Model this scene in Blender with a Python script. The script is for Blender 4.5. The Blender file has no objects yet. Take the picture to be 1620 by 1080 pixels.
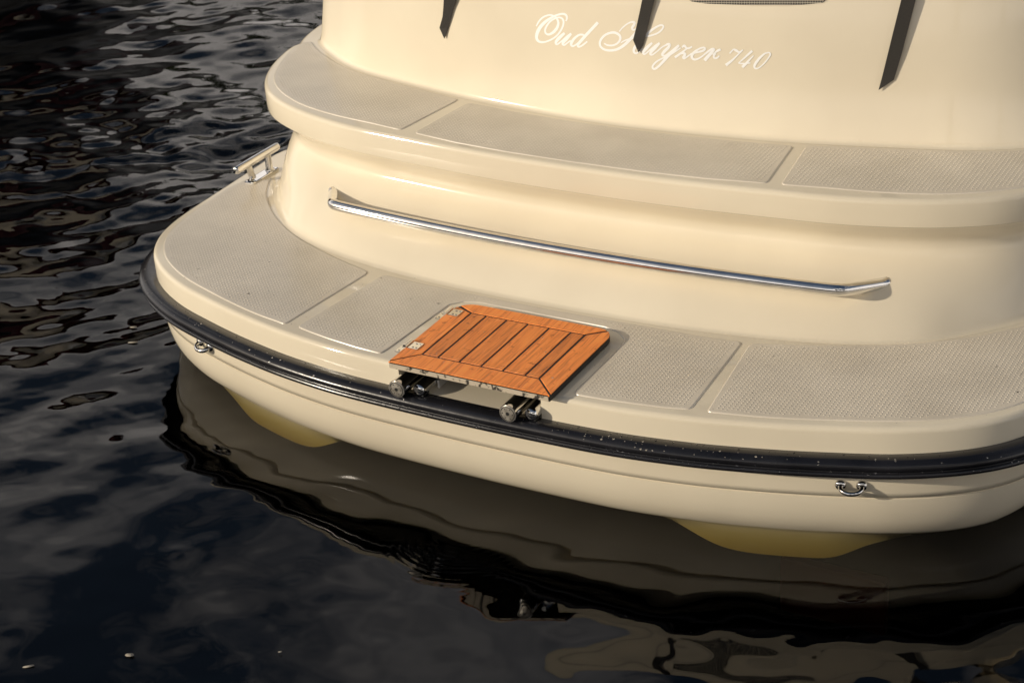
import bpy, bmesh, math, random
import numpy as np
from mathutils import Vector, Matrix
from mathutils.bvhtree import BVHTree

random.seed(7)
rng = np.random.default_rng(11)
scene = bpy.context.scene
C = scene.collection

# ------------------------------------------------------------------ camera
CAM = np.array([1.92534, -3.14120, 2.23580])
YAW, PITCH, ROLL, FPX = 0.537554, 0.479037, -0.072139, 2900.78   # FPX for a 1620 px wide picture
def cam_axes():
    cy, sy, cp, sp = math.cos(YAW), math.sin(YAW), math.cos(PITCH), math.sin(PITCH)
    f = np.array([-sy*cp, cy*cp, -sp]); r = np.array([cy, sy, 0.0]); u = np.cross(r, f)
    c, s = math.cos(ROLL), math.sin(ROLL)
    return c*r+s*u, -s*r+c*u, f
CR, CU, CF = cam_axes()
cam_data = bpy.data.cameras.new('camera'); cam = bpy.data.objects.new('camera', cam_data); C.objects.link(cam)
cam.matrix_world = Matrix(((CR[0], CU[0], -CF[0], CAM[0]), (CR[1], CU[1], -CF[1], CAM[1]), (CR[2], CU[2], -CF[2], CAM[2]), (0, 0, 0, 1)))
cam_data.sensor_width = 36.0; cam_data.lens = FPX/1620*36.0
cam_data.clip_start = 0.05; cam_data.clip_end = 2000
cam_data.dof.use_dof = True; cam_data.dof.focus_distance = 4.15; cam_data.dof.aperture_fstop = 9.0
scene.camera = cam
def ray(px, py):
    d = CR*((px-810)/FPX) - CU*((py-540)/FPX) + CF
    return d/np.linalg.norm(d)
def back(px, py, z):
    d = ray(px, py); t = (z-CAM[2])/d[2]
    return CAM + d*t

# ------------------------------------------------------------------ light
SUN_AZ, SUN_EL = math.radians(-135), math.radians(18.5)      # azimuth from +Y towards +X
SUN_DIR = Vector((math.sin(SUN_AZ)*math.cos(SUN_EL), math.cos(SUN_AZ)*math.cos(SUN_EL), math.sin(SUN_EL)))
world = bpy.data.worlds.new('World'); scene.world = world; world.use_nodes = True
nt = world.node_tree; nt.nodes.clear()
def N(t, kind, **kw):
    n = t.nodes.new(kind)
    for k, v in kw.items(): setattr(n, k, v)
    return n
sky = N(nt, 'ShaderNodeTexSky', sky_type='NISHITA'); sky.sun_disc = False
sky.sun_elevation = SUN_EL; sky.sun_rotation = SUN_AZ; sky.air_density = 1.0; sky.dust_density = 2.0; sky.ozone_density = 0.6
tc = N(nt, 'ShaderNodeTexCoord')
cn = N(nt, 'ShaderNodeTexNoise'); cn.inputs['Scale'].default_value = 3.2; cn.inputs['Detail'].default_value = 7; cn.inputs['Roughness'].default_value = 0.58
cr = N(nt, 'ShaderNodeValToRGB'); cr.color_ramp.elements[0].position = 0.39; cr.color_ramp.elements[1].position = 0.62
cr.color_ramp.elements[1].color = (0.9, 0.9, 0.9, 1)
mixc = N(nt, 'ShaderNodeMixRGB'); mixc.inputs[2].default_value = (17.5, 16.2, 15.1, 1)
bg = N(nt, 'ShaderNodeBackground'); bg.inputs['Strength'].default_value = 0.095
wo = N(nt, 'ShaderNodeOutputWorld')
nt.links.new(tc.outputs['Generated'], cn.inputs['Vector']); 
sxyz = N(nt, 'ShaderNodeSeparateXYZ'); hz = N(nt, 'ShaderNodeMath', operation='MULTIPLY_ADD')      # clouds pile up towards the horizon
hz.inputs[1].default_value = -0.50; nt.links.new(tc.outputs['Generated'], sxyz.inputs[0]); nt.links.new(sxyz.outputs['Z'], hz.inputs[0])
hadd = N(nt, 'ShaderNodeMath', operation='ADD'); hadd.inputs[1].default_value = 0.225
nt.links.new(cn.outputs['Fac'], hz.inputs[2]); nt.links.new(hz.outputs[0], hadd.inputs[0]); nt.links.new(hadd.outputs[0], cr.inputs[0])
nt.links.new(cr.outputs[0], mixc.inputs[0]); nt.links.new(sky.outputs[0], mixc.inputs[1])
nt.links.new(mixc.outputs[0], bg.inputs[0]); nt.links.new(bg.outputs[0], wo.inputs[0])
sd = bpy.data.lights.new('sun', 'SUN'); sd.energy = 4.6; sd.angle = math.radians(0.6); sd.color = (1.0, 0.88, 0.71)
sun = bpy.data.objects.new('sun', sd); C.objects.link(sun)
sun.rotation_euler = (-SUN_DIR).to_track_quat('-Z', 'Y').to_euler()
scene.view_settings.view_transform = 'Standard'; scene.view_settings.look = 'None'
scene.view_settings.exposure = -0.47; scene.view_settings.gamma = 1.0
scene.cycles.use_denoising = True
scene.cycles.max_bounces = 10; scene.cycles.transparent_max_bounces = 16
scene.cycles.caustics_reflective = True; scene.cycles.caustics_refractive = False
scene.cycles.sample_clamp_indirect = 8.0
scene.cycles.blur_glossy = 0.0

# ------------------------------------------------------------------ materials
def material(name, base=(0.5, 0.5, 0.5), rough=0.5, metal=0.0, spec=0.5, coat=0.0):
    m = bpy.data.materials.new(name); m.use_nodes = True
    b = m.node_tree.nodes['Principled BSDF']
    b.inputs['Base Color'].default_value = (*base, 1); b.inputs['Roughness'].default_value = rough
    b.inputs['Metallic'].default_value = metal; b.inputs['Specular IOR Level'].default_value = spec
    b.inputs['Coat Weight'].default_value = coat; b.inputs['Coat Roughness'].default_value = 0.04
    return m
def noise_colour(m, c1, c2, scale, detail=4, lo=0.35, hi=0.65, vec_scale=None, bump=0.0, bump_scale=None, rough=None):
    t = m.node_tree; b = t.nodes['Principled BSDF']
    co = N(t, 'ShaderNodeTexCoord'); mp = N(t, 'ShaderNodeMapping')
    if vec_scale: mp.inputs['Scale'].default_value = vec_scale
    t.links.new(co.outputs['Object'], mp.inputs['Vector'])
    n = N(t, 'ShaderNodeTexNoise'); n.inputs['Scale'].default_value = scale; n.inputs['Detail'].default_value = detail
    t.links.new(mp.outputs[0], n.inputs['Vector'])
    r = N(t, 'ShaderNodeValToRGB'); r.color_ramp.elements[0].position = lo; r.color_ramp.elements[1].position = hi
    r.color_ramp.elements[0].color = (*c1, 1); r.color_ramp.elements[1].color = (*c2, 1)
    t.links.new(n.outputs['Fac'], r.inputs[0]); t.links.new(r.outputs[0], b.inputs['Base Color'])
    if rough:
        mr = N(t, 'ShaderNodeMapRange'); mr.inputs[3].default_value = rough[0]; mr.inputs[4].default_value = rough[1]
        t.links.new(n.outputs['Fac'], mr.inputs[0]); t.links.new(mr.outputs[0], b.inputs['Roughness'])
    if bump:
        n2 = N(t, 'ShaderNodeTexNoise'); n2.inputs['Scale'].default_value = bump_scale or scale*3; n2.inputs['Detail'].default_value = 3
        t.links.new(mp.outputs[0], n2.inputs['Vector'])
        bp = N(t, 'ShaderNodeBump'); bp.inputs['Distance'].default_value = bump; bp.inputs['Strength'].default_value = 1.0
        t.links.new(n2.outputs['Fac'], bp.inputs['Height']); t.links.new(bp.outputs[0], b.inputs['Normal'])
    return m
M = {}
M['gelcoat'] = noise_colour(material('gelcoat', rough=0.16, spec=0.5), (0.69, 0.615, 0.475), (0.755, 0.68, 0.53), 2.2, 5, bump=0.0010, bump_scale=3.0, rough=(0.05, 0.12))
M['tread'] = noise_colour(material('tread', rough=0.3), (0.60, 0.54, 0.44), (0.69, 0.625, 0.515), 6, 7, rough=(0.13, 0.34))
M['rubber'] = noise_colour(material('rubber', rough=0.3, spec=0.5), (0.007, 0.007, 0.009), (0.014, 0.014, 0.017), 9, 5, rough=(0.16, 0.30), bump=0.0003, bump_scale=60)
M['steel'] = noise_colour(material('steel', metal=1.0, rough=0.06), (0.72, 0.71, 0.69), (0.82, 0.81, 0.79), 30, 3, rough=(0.03, 0.1))
M['steel_worn'] = noise_colour(material('steel_worn', metal=1.0, rough=0.2), (0.30, 0.29, 0.28), (0.66, 0.65, 0.63), 45, 6, rough=(0.1, 0.4))
M['caulk'] = material('caulk', (0.012, 0.011, 0.010), 0.6)
M['core'] = noise_colour(material('core', rough=0.55), (0.03, 0.025, 0.02), (0.50, 0.43, 0.33), 70, 4, lo=0.36, hi=0.44)
M['white'] = material('white_vinyl', (0.86, 0.86, 0.84), 0.35)
M['plastic_white'] = material('plastic_white', (0.6, 0.58, 0.54), 0.4)
M['black_plastic'] = material('black_plastic', (0.02, 0.02, 0.02), 0.35)
M['cap_grey'] = noise_colour(material('cap_grey', rough=0.35, metal=0.35), (0.22, 0.20, 0.17), (0.42, 0.39, 0.34), 90, 4)
M['antifoul'] = material('antifoul', (0.14, 0.008, 0.006), 0.7)
def teak():
    m = material('teak', rough=0.42, spec=0.4); t = m.node_tree; b = t.nodes['Principled BSDF']
    co = N(t, 'ShaderNodeTexCoord'); oi = N(t, 'ShaderNodeObjectInfo')
    add = N(t, 'ShaderNodeVectorMath', operation='ADD'); sc = N(t, 'ShaderNodeVectorMath', operation='SCALE'); sc.inputs[3].default_value = 37.0
    comb = N(t, 'ShaderNodeCombineXYZ')
    for k in range(3): t.links.new(oi.outputs['Random'], comb.inputs[k])
    t.links.new(comb.outputs[0], sc.inputs[0]); t.links.new(co.outputs['Object'], add.inputs[0]); t.links.new(sc.outputs[0], add.inputs[1])
    mp = N(t, 'ShaderNodeMapping'); mp.inputs['Scale'].default_value = (62, 4.0, 20); mp.inputs['Rotation'].default_value = (0, 0, 0.05)
    t.links.new(add.outputs[0], mp.inputs[0])
    n = N(t, 'ShaderNodeTexNoise'); n.inputs['Scale'].default_value = 2.0; n.inputs['Detail'].default_value = 7; n.inputs['Roughness'].default_value = 0.62; n.inputs['Distortion'].default_value = 0.7
    t.links.new(mp.outputs[0], n.inputs['Vector'])
    r = N(t, 'ShaderNodeValToRGB'); e = r.color_ramp.elements
    e[0].position = 0.30; e[0].color = (0.44, 0.125, 0.030, 1); e[1].position = 0.70; e[1].color = (0.95, 0.315, 0.065, 1)
    x = r.color_ramp.elements.new(0.47); x.color = (0.74, 0.215, 0.040, 1)
    t.links.new(n.outputs['Fac'], r.inputs[0])
    n2 = N(t, 'ShaderNodeTexNoise'); n2.inputs['Scale'].default_value = 70; n2.inputs['Detail'].default_value = 3
    t.links.new(co.outputs['Object'], n2.inputs['Vector'])
    r2 = N(t, 'ShaderNodeValToRGB'); r2.color_ramp.elements[0].position = 0.27; r2.color_ramp.elements[1].position = 0.36
    r2.color_ramp.elements[0].color = (0.62, 0.54, 0.5, 1)
    t.links.new(n2.outputs['Fac'], r2.inputs[0])
    mx = N(t, 'ShaderNodeMixRGB', blend_type='MULTIPLY'); mx.inputs[0].default_value = 1
    t.links.new(r.outputs[0], mx.inputs[1]); t.links.new(r2.outputs[0], mx.inputs[2])
    hsv = N(t, 'ShaderNodeHueSaturation'); mr = N(t, 'ShaderNodeMapRange'); mr.inputs[3].default_value = 1.0; mr.inputs[4].default_value = 1.36
    t.links.new(oi.outputs['Random'], mr.inputs[0]); t.links.new(mr.outputs[0], hsv.inputs['Value']); t.links.new(mx.outputs[0], hsv.inputs['Color'])
    t.links.new(hsv.outputs[0], b.inputs['Base Color'])
    bp = N(t, 'ShaderNodeBump'); bp.inputs['Distance'].default_value = 0.0006; t.links.new(n.outputs['Fac'], bp.inputs['Height']); t.links.new(bp.outputs[0], b.inputs['Normal'])
    return m
M['teak'] = teak()
def webbing():
    m = material('webbing', (0.02, 0.018, 0.016), 0.55); t = m.node_tree; b = t.nodes['Principled BSDF']
    uv = N(t, 'ShaderNodeUVMap')
    w = N(t, 'ShaderNodeTexWave'); w.bands_direction = 'Y'; w.inputs['Scale'].default_value = 40; w.inputs['Distortion'].default_value = 1.0
    w2 = N(t, 'ShaderNodeTexWave'); w2.bands_direction = 'X'; w2.inputs['Scale'].default_value = 4.0; w2.inputs['Distortion'].default_value = 0.5
    t.links.new(uv.outputs[0], w.inputs[0]); t.links.new(uv.outputs[0], w2.inputs[0])
    mul = N(t, 'ShaderNodeMath', operation='MULTIPLY'); t.links.new(w.outputs['Fac'], mul.inputs[0]); t.links.new(w2.outputs['Fac'], mul.inputs[1])
    r = N(t, 'ShaderNodeValToRGB'); r.color_ramp.elements[0].color = (0.018, 0.016, 0.013, 1); r.color_ramp.elements[1].color = (0.12, 0.10, 0.08, 1)
    t.links.new(mul.outputs[0], r.inputs[0]); t.links.new(r.outputs[0], b.inputs['Base Color'])
    bp = N(t, 'ShaderNodeBump'); bp.inputs['Distance'].default_value = 0.0008; t.links.new(mul.outputs[0], bp.inputs['Height']); t.links.new(bp.outputs[0], b.inputs['Normal'])
    return m
M['webbing'] = webbing()
def droplet():
    m = bpy.data.materials.new('droplet'); m.use_nodes = True; t = m.node_tree; t.nodes.clear()
    out = N(t, 'ShaderNodeOutputMaterial'); mix = N(t, 'ShaderNodeMixShader'); fr = N(t, 'ShaderNodeFresnel'); fr.inputs[0].default_value = 1.36
    tr = N(t, 'ShaderNodeBsdfTransparent'); tr.inputs[0].default_value = (0.93, 0.93, 0.94, 1)
    gl = N(t, 'ShaderNodeBsdfGlossy'); gl.inputs['Roughness'].default_value = 0.04
    t.links.new(fr.outputs[0], mix.inputs[0]); t.links.new(tr.outputs[0], mix.inputs[1]); t.links.new(gl.outputs[0], mix.inputs[2]); t.links.new(mix.outputs[0], out.inputs['Surface'])
    return m
M['droplet'] = droplet()
def water():
    m = bpy.data.materials.new('canal_water'); m.use_nodes = True; t = m.node_tree; t.nodes.clear()
    out = N(t, 'ShaderNodeOutputMaterial'); mix = N(t, 'ShaderNodeMixShader'); fr = N(t, 'ShaderNodeFresnel')
    # the surface is not bent by refraction, so both of its sides get the reflectance of air over water
    ge = N(t, 'ShaderNodeNewGeometry'); io = N(t, 'ShaderNodeMapRange'); io.inputs[3].default_value = 1.43; io.inputs[4].default_value = 1/1.43
    t.links.new(ge.outputs['Backfacing'], io.inputs[0]); t.links.new(io.outputs[0], fr.inputs[0])
    tr = N(t, 'ShaderNodeBsdfTransparent'); tr.inputs[0].default_value = (0.92, 0.90, 0.82, 1)
    gl = N(t, 'ShaderNodeBsdfGlossy'); gl.inputs['Roughness'].default_value = 0.0
    t.links.new(fr.outputs[0], mix.inputs[0]); t.links.new(tr.outputs[0], mix.inputs[1]); t.links.new(gl.outputs[0], mix.inputs[2]); t.links.new(mix.outputs[0], out.inputs['Surface'])
    va = N(t, 'ShaderNodeVolumeAbsorption'); va.inputs['Color'].default_value = (0.66, 0.60, 0.22, 1); va.inputs['Density'].default_value = 9.5
    t.links.new(va.outputs[0], out.inputs['Volume'])
    return m
M['water'] = water()

# ------------------------------------------------------------------ mesh helpers
def link_mesh(name, verts, faces, mat, parent=None, smooth=True):
    me = bpy.data.meshes.new(name); me.from_pydata([tuple(map(float, v)) for v in verts], [], faces); me.update()
    if smooth: me.shade_smooth()
    me.materials.append(M[mat] if isinstance(mat, str) else mat)
    o = bpy.data.objects.new(name, me); C.objects.link(o)
    if parent is not None: o.parent = parent
    return o
def tag(o, label=None, cat=None, group=None, kind=None):
    if label: o['label'] = label
    if cat: o['category'] = cat
    if group: o['group'] = group
    if kind: o['kind'] = kind
    return o
def empty(name, loc=(0, 0, 0)):
    o = bpy.data.objects.new(name, None); C.objects.link(o); o.location = loc; o.empty_display_size = 0.1
    return o
def fix_normals(o):
    bm = bmesh.new(); bm.from_mesh(o.data); bmesh.ops.recalc_face_normals(bm, faces=bm.faces); bm.to_mesh(o.data); bm.free(); return o
def sharp(o, deg=35):
    o.data.set_sharp_from_angle(angle=math.radians(deg)); return o
def catmull(pts, sub):
    P = [np.array(p, float) for p in pts]; out = []
    for i in range(len(P)-1):
        p0 = P[i-1] if i else 2*P[0]-P[1]; p1, p2 = P[i], P[i+1]; p3 = P[i+2] if i+2 < len(P) else 2*P[-1]-P[-2]
        s = sub(p1, p2) if callable(sub) else sub
        for k in range(s):
            u = k/s
            out.append(0.5*((2*p1)+(-p0+p2)*u+(2*p0-5*p1+4*p2-p3)*u*u+(-p0+3*p1-3*p2+p3)*u**3))
    out.append(P[-1]); return np.array(out)
CENTRE = np.array([0.0, 2.3])
# common polar samples (angle 0 = straight aft, positive to starboard)
TH = np.concatenate([np.arange(0, 0.72, 0.0052), np.arange(0.72, 1.5, 0.02), np.linspace(1.5, math.pi, 40)])
TH = np.concatenate([-TH[:0:-1], TH[:-1]])
def ring(half):
    """half outline (x>=0) from the stern centre to the bow -> points at the common angles"""
    full = [(-x, y) for x, y in half[::-1] if x > 1e-6] + [(x, y) for x, y in half]
    i0 = len([1 for x, y in half if x > 1e-6])
    dense = catmull([(-x, y) for x, y in half[1:3]][::-1] + list(half), 14)
    dense = dense[np.searchsorted(np.arange(len(dense)), 28):]
    a = np.arctan2(dense[:, 0], -(dense[:, 1]-CENTRE[1])); r = np.hypot(dense[:, 0], dense[:, 1]-CENTRE[1])
    o = np.argsort(a); rr = np.interp(np.abs(TH), a[o], r[o])
    # light smoothing of hand-measured outline
    for _ in range(14):
        rr = 0.25*np.roll(rr, 1)+0.5*rr+0.25*np.roll(rr, -1)
    return np.stack([np.sin(TH)*rr, CENTRE[1]-np.cos(TH)*rr], 1)
def normals(P):
    t = np.roll(P, -1, 0)-np.roll(P, 1, 0); n = np.stack([t[:, 1], -t[:, 0]], 1); n /= np.linalg.norm(n, axis=1)[:, None]
    s = np.sign(np.sum(n*(P-CENTRE), 1)); return n*s[:, None]
FWD_PLAT = [(1.222, .70), (1.236, 1.0), (1.25, 1.6), (1.26, 2.6), (1.22, 3.8), (1.05, 5.0), (0.72, 6.0), (0.36, 6.55), (0.0, 6.75)]
PLAT = ring([(0, -.115), (.21, -.1115), (.37, -.103), (.53, -.080), (.61, -.062), (.69, -.042), (.78, -.015), (.857, .011), (.916, .031), (.985, .065), (1.036, .095), (1.083, .13), (1.125, .17), (1.155, .212), (1.178, .255), (1.196, .305), (1.208, .365), (1.214, .45)] + FWD_PLAT)
STEP = ring([(0, .407), (.19, .410), (.34, .419), (.51, .435), (.64, .449), (.75, .473), (.845, .503), (.92, .537), (.98, .572), (1.03, .613), (1.074, .666), (1.11, .725), (1.145, .807), (1.171, .902), (1.198, 1.018), (1.215, 1.158), (1.225, 1.5), (1.235, 2.6), (1.19, 3.8), (1.02, 4.95), (.7, 5.9), (.35, 6.45), (0, 6.65)])
LOW = ring([(0, .289), (.11, .290), (.28, .295), (.4, .306), (.53, .324), (.67, .354), (.785, .394), (.865, .437), (.929, .496), (.994, .565), (1.055, .648), (1.095, .75), (1.12, .9), (1.14, 1.2), (1.16, 1.7), (1.17, 2.6), (1.13, 3.8), (.96, 4.9), (.65, 5.8), (.32, 6.3), (0, 6.5)])
UPW = ring([(0, .692), (.17, .699), (.34, .716), (.44, .730), (.55, .751), (.67, .778), (.8, .809), (.88, .838), (.945, .872), (1.0, .910), (1.067, .959), (1.125, 1.015), (1.165, 1.078), (1.18, 1.17), (1.183, 1.5), (1.185, 2.6), (1.12, 3.7), (.93, 4.6), (.6, 5.3), (.3, 5.65), (0, 5.75)])
def sweep(name, stations, mat, parent, closed_u=True, cap=False, smooth=True):
    """stations: list of (N,3) rings"""
    n = len(stations[0]); V = np.concatenate(stations); F = []
    for j in range(len(stations)-1):
        for i in range(n if closed_u else n-1):
            k = (i+1) % n
            F.append((j*n+i, j*n+k, (j+1)*n+k, (j+1)*n+i))
    if cap: F.append(tuple(range((len(stations)-1)*n, len(stations)*n)))
    o = link_mesh(name, V, F, mat, parent, smooth)
    return fix_normals(o)
def off(P, Nn, o, z):
    Q = P+Nn*o; zz = z if np.ndim(z) else np.full(len(P), z)
    return np.column_stack([Q, zz])
def prism(outline, z0, z1, inset):
    """raised slab with a bevelled edge from a 2-D outline (counter-clockwise)"""
    P = np.array(outline, float); n = len(P)
    area = 0.5*np.sum(P[:, 0]*np.roll(P[:, 1], -1)-np.roll(P[:, 0], -1)*P[:, 1])
    if area < 0: P = P[::-1]
    e1 = P-np.roll(P, 1, 0); e2 = np.roll(P, -1, 0)-P
    def nrm(e): m = np.stack([-e[:, 1], e[:, 0]], 1); return m/np.maximum(np.linalg.norm(m, axis=1)[:, None], 1e-9)
    nn = nrm(e1)+nrm(e2); nn /= np.linalg.norm(nn, axis=1)[:, None]
    Q = P+nn*inset; Q1 = P+nn*inset*0.35
    V = np.concatenate([np.column_stack([P, np.full(n, z0)]), np.column_stack([Q1, np.full(n, z0+(z1-z0)*0.7)]), np.column_stack([Q, np.full(n, z1)])])
    F = []
    for j in range(2):
        for i in range(n): F.append((j*n+i, j*n+(i+1) % n, (j+1)*n+(i+1) % n, (j+1)*n+i))
    F.append(tuple(range(2*n, 3*n)))
    return V, F
def round_poly(pts, rad, seg=5):
    """round the corners listed in rad (index -> radius)"""
    out = []; n = len(pts); P = [np.array(p, float) for p in pts]
    for i in range(n):
        r = rad.get(i, 0) if isinstance(rad, dict) else rad
        if not r: out.append(P[i]); continue
        a = P[i-1]-P[i]; b = P[(i+1) % n]-P[i]; la, lb = np.linalg.norm(a), np.linalg.norm(b)
        r = min(r, la*.48, lb*.48); a0 = P[i]+a/la*r; b0 = P[i]+b/lb*r
        for k in range(seg+1):
            u = k/seg; out.append((1-u)**2*a0+2*u*(1-u)*P[i]+u*u*b0)
    return np.array(out)
def inside(pts, poly):
    x, y = pts[:, 0], pts[:, 1]; c = np.zeros(len(pts), bool); n = len(poly)
    for i in range(n):
        x1, y1 = poly[i]; x2, y2 = poly[(i+1) % n]
        if y1 == y2: continue
        c ^= ((y1 > y) != (y2 > y)) & (x < (x2-x1)*(y-y1)/(y2-y1)+x1)
    return c
def dist_to_poly(pts, poly):
    d = np.full(len(pts), 9.0); P = np.array(poly)
    for i in range(len(P)):
        a, b = P[i], P[(i+1) % len(P)]; ab = b-a; L = max(ab@ab, 1e-12)
        t = np.clip(((pts-a)@ab)/L, 0, 1); d = np.minimum(d, np.linalg.norm(pts-(a+t[:, None]*ab), axis=1))
    return d
def tube_mesh(path, radii, seg=14, cap=True, flat=1.0):
    P = [Vector(p) for p in path]; R = radii if hasattr(radii, '__len__') else [radii]*len(P)
    V, F = [], []; up = Vector((0, 0, 1))
    for i, p in enumerate(P):
        t = (P[min(i+1, len(P)-1)]-P[max(i-1, 0)]).normalized()
        a = t.cross(up)
        if a.length < 1e-3: a = t.cross(Vector((1, 0, 0)))
        a.normalize(); b = a.cross(t).normalized()
        for k in range(seg):
            an = 2*math.pi*k/seg; V.append(p+a*math.cos(an)*R[i]+b*math.sin(an)*R[i]*flat)
    for i in range(len(P)-1):
        for k in range(seg):
            F.append((i*seg+k, i*seg+(k+1) % seg, (i+1)*seg+(k+1) % seg, (i+1)*seg+k))
    if cap: F.append(tuple(range(seg))[::-1]); F.append(tuple(range((len(P)-1)*seg, len(P)*seg)))
    return V, F
def tube(name, path, radii, mat, parent, seg=14, flat=1.0):
    V, F = tube_mesh(path, radii, seg, True, flat); return sharp(fix_normals(link_mesh(name, V, F, mat, parent)), 50)
def box(name, lo, hi, mat, parent, bevel=0.0):
    bm = bmesh.new(); bmesh.ops.create_cube(bm, size=1.0)
    for v in bm.verts: v.co = Vector([lo[k]+(v.co[k]+.5)*(hi[k]-lo[k]) for k in range(3)])
    if bevel: bmesh.ops.bevel(bm, geom=bm.edges[:], offset=bevel, segments=2, affect='EDGES', profile=0.6)
    me = bpy.data.meshes.new(name); bm.to_mesh(me); bm.free(); me.materials.append(M[mat] if isinstance(mat, str) else mat)
    o = bpy.data.objects.new(name, me); C.objects.link(o)
    if parent is not None: o.parent = parent
    return o

# ================================================================== WATER
def build_water():
    def axis(segs):
        out = []
        for a, b, s in segs:
            out.append(np.arange(a, b-1e-9, s))
        return np.concatenate(out)
    gx = np.concatenate([-np.geomspace(150, 5.6, 40), axis([(-5.5, -1.6, .016), (-1.6, -.75, .009), (-.75, .55, .0045), (.55, 1.9, .012)]), np.geomspace(1.92, 150, 50)])
    gy = np.concatenate([-np.geomspace(150, 1.62, 40), axis([(-1.6, -.75, .012), (-.75, -.12, .0045), (-.12, 1.6, .011), (1.6, 4.2, .018)]), np.geomspace(4.22, 200, 60)])
    X, Y = np.meshgrid(gx, gy, indexing='ij')
    def ss(a, b, v): t = np.clip((v-a)/(b-a), 0, 1); return t*t*(3-2*t)
    s = -.6*X+.8*Y
    r = np.random.default_rng(5)
    def band(lmin, lmax, n, dirc, spread):
        h = np.zeros_like(X)
        for _ in range(n):
            lam = math.exp(r.uniform(math.log(lmin), math.log(lmax))); k = 2*math.pi/lam; a = dirc+r.normal(0, spread); ph = r.uniform(0, 6.283)
            # bend the crests a little so that no two look alike
            wob = 0.35*np.sin((X*math.sin(a)-Y*math.cos(a))*k*.23+ph*3)
            h += np.sin(k*(X*math.cos(a)+Y*math.sin(a))+ph+wob)/k
        return h/math.sqrt(n/2)
    view = math.atan2(.86, -.5)
    fade = 1-ss(6, 25, np.hypot(X, Y))
    rough = ss(1.0, 2.3, s); mid = ss(-.2, 1.2, s)
    # patches of wind ripple
    patch = 0.30+0.30*np.sin(1.9*X+2.3*Y+1.0)*np.sin(1.1*X-2.9*Y+.4)
    pc = back(290, 220, 0); patch = patch+.95*np.exp(-((X-pc[0])**2+(Y-pc[1])**2)/.55**2)
    h = band(.45, .9, 8, view, .9)*(.016+.014*mid+.02*rough)
    h += band(.15, .32, 12, view, .9)*(.017+.014*mid+.050*rough*(.4+patch))
    h += band(.065, .12, 16, view, .75)*(.006+.012*mid*(1-.4*rough)+.085*rough*patch)*fade
    h += band(.032, .055, 12, view, .7)*(.0012+.010*mid*(1-.3*rough)+.022*rough*patch)*fade
    # a ring of fine ripples below the ladder
    c = back(742, 838, 0); rr = np.hypot(X-c[0], (Y-c[1]))
    h += .00042*np.sin(2*math.pi*rr/.0165)*np.exp(-((rr-.13)/.06)**2)*ss(.1, -.3, (Y-c[1])+.4*np.abs(X-c[0]))*0.8
    c = back(280, 880, 0); rr = np.hypot(X-c[0], Y-c[1]); h += .0003*np.sin(2*math.pi*rr/.075)*np.exp(-(rr/.09)**2)
    c = back(1080, 1020, 0); rr = np.hypot(X-c[0], Y-c[1]); h += .0003*np.sin(2*math.pi*rr/.09)*np.exp(-(rr/.09)**2)
    h -= h[np.abs(X) < 2].mean()
    nx, ny = len(gx), len(gy)
    V = np.stack([X, Y, h], -1).reshape(-1, 3)
    i = np.arange(nx-1)[:, None]*ny+np.arange(ny-1)[None, :]
    F = np.stack([i, i+ny, i+ny+1, i+1], -1).reshape(-1, 4)
    # skirt and floor close the body of water
    edge = np.concatenate([np.arange(nx)*ny, (nx-1)*ny+np.arange(1, ny), (np.arange(nx-2, -1, -1))*ny+ny-1, np.arange(ny-2, 0, -1)])
    nb = len(V); B = V[edge].copy(); B[:, 2] = -2.5; V = np.concatenate([V, B]); m = len(edge)
    S = np.stack([edge, nb+np.arange(m), nb+np.roll(np.arange(m), -1), np.roll(edge, -1)], -1)
    me = bpy.data.meshes.new('canal_water'); me.vertices.add(len(V)); me.vertices.foreach_set('co', V.astype(np.float32).ravel())
    loops = np.concatenate([F.ravel(), S.ravel(), nb+np.arange(m)[::-1]]); starts = np.concatenate([np.arange(len(F)+len(S))*4, [4*(len(F)+len(S))]]); tot = np.concatenate([np.full(len(F)+len(S), 4), [m]])
    me.loops.add(len(loops)); me.loops.foreach_set('vertex_index', loops.astype(np.int32))
    me.polygons.add(len(starts)); me.polygons.foreach_set('loop_start', starts.astype(np.int32))
    sm = np.ones(len(starts), bool); sm[len(F):] = False; me.polygons.foreach_set('use_smooth', sm)
    me.update(calc_edges=True); me.validate()
    me.materials.append(M['water'])
    o = bpy.data.objects.new('canal_water', me); C.objects.link(o); tag(o, 'dark rippled canal water around the boat', 'water', kind='structure')
build_water()
mud = noise_colour(material('canal_mud', rough=0.9), (0.02, 0.017, 0.010), (0.05, 0.042, 0.025), 1.5, 5)
o = link_mesh('canal_bed', [(-400, -400, -2.6), (400, -400, -2.6), (400, 600, -2.6), (-400, 600, -2.6)], [(0, 1, 2, 3)], mud, smooth=False)
tag(o, 'dark muddy bed under the canal water', 'ground', kind='structure')

# ================================================================== BOAT
boat = tag(empty('motor_boat', (0, 3.2, 0)), 'cream motor boat with black rub rail and teak hatch on its swim platform', 'boat')
def P(o):
    """parts are modelled in world space; keep them there under the boat's Empty"""
    o.parent = boat; o.matrix_parent_inverse = boat.matrix_world.inverted() if False else Matrix.Translation((0, -3.2, 0)); return o
ZP, ZS = 0.2863, 0.5962
NP_, NS_, NL_, NU_ = normals(PLAT), normals(STEP), normals(LOW), normals(UPW)
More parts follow.
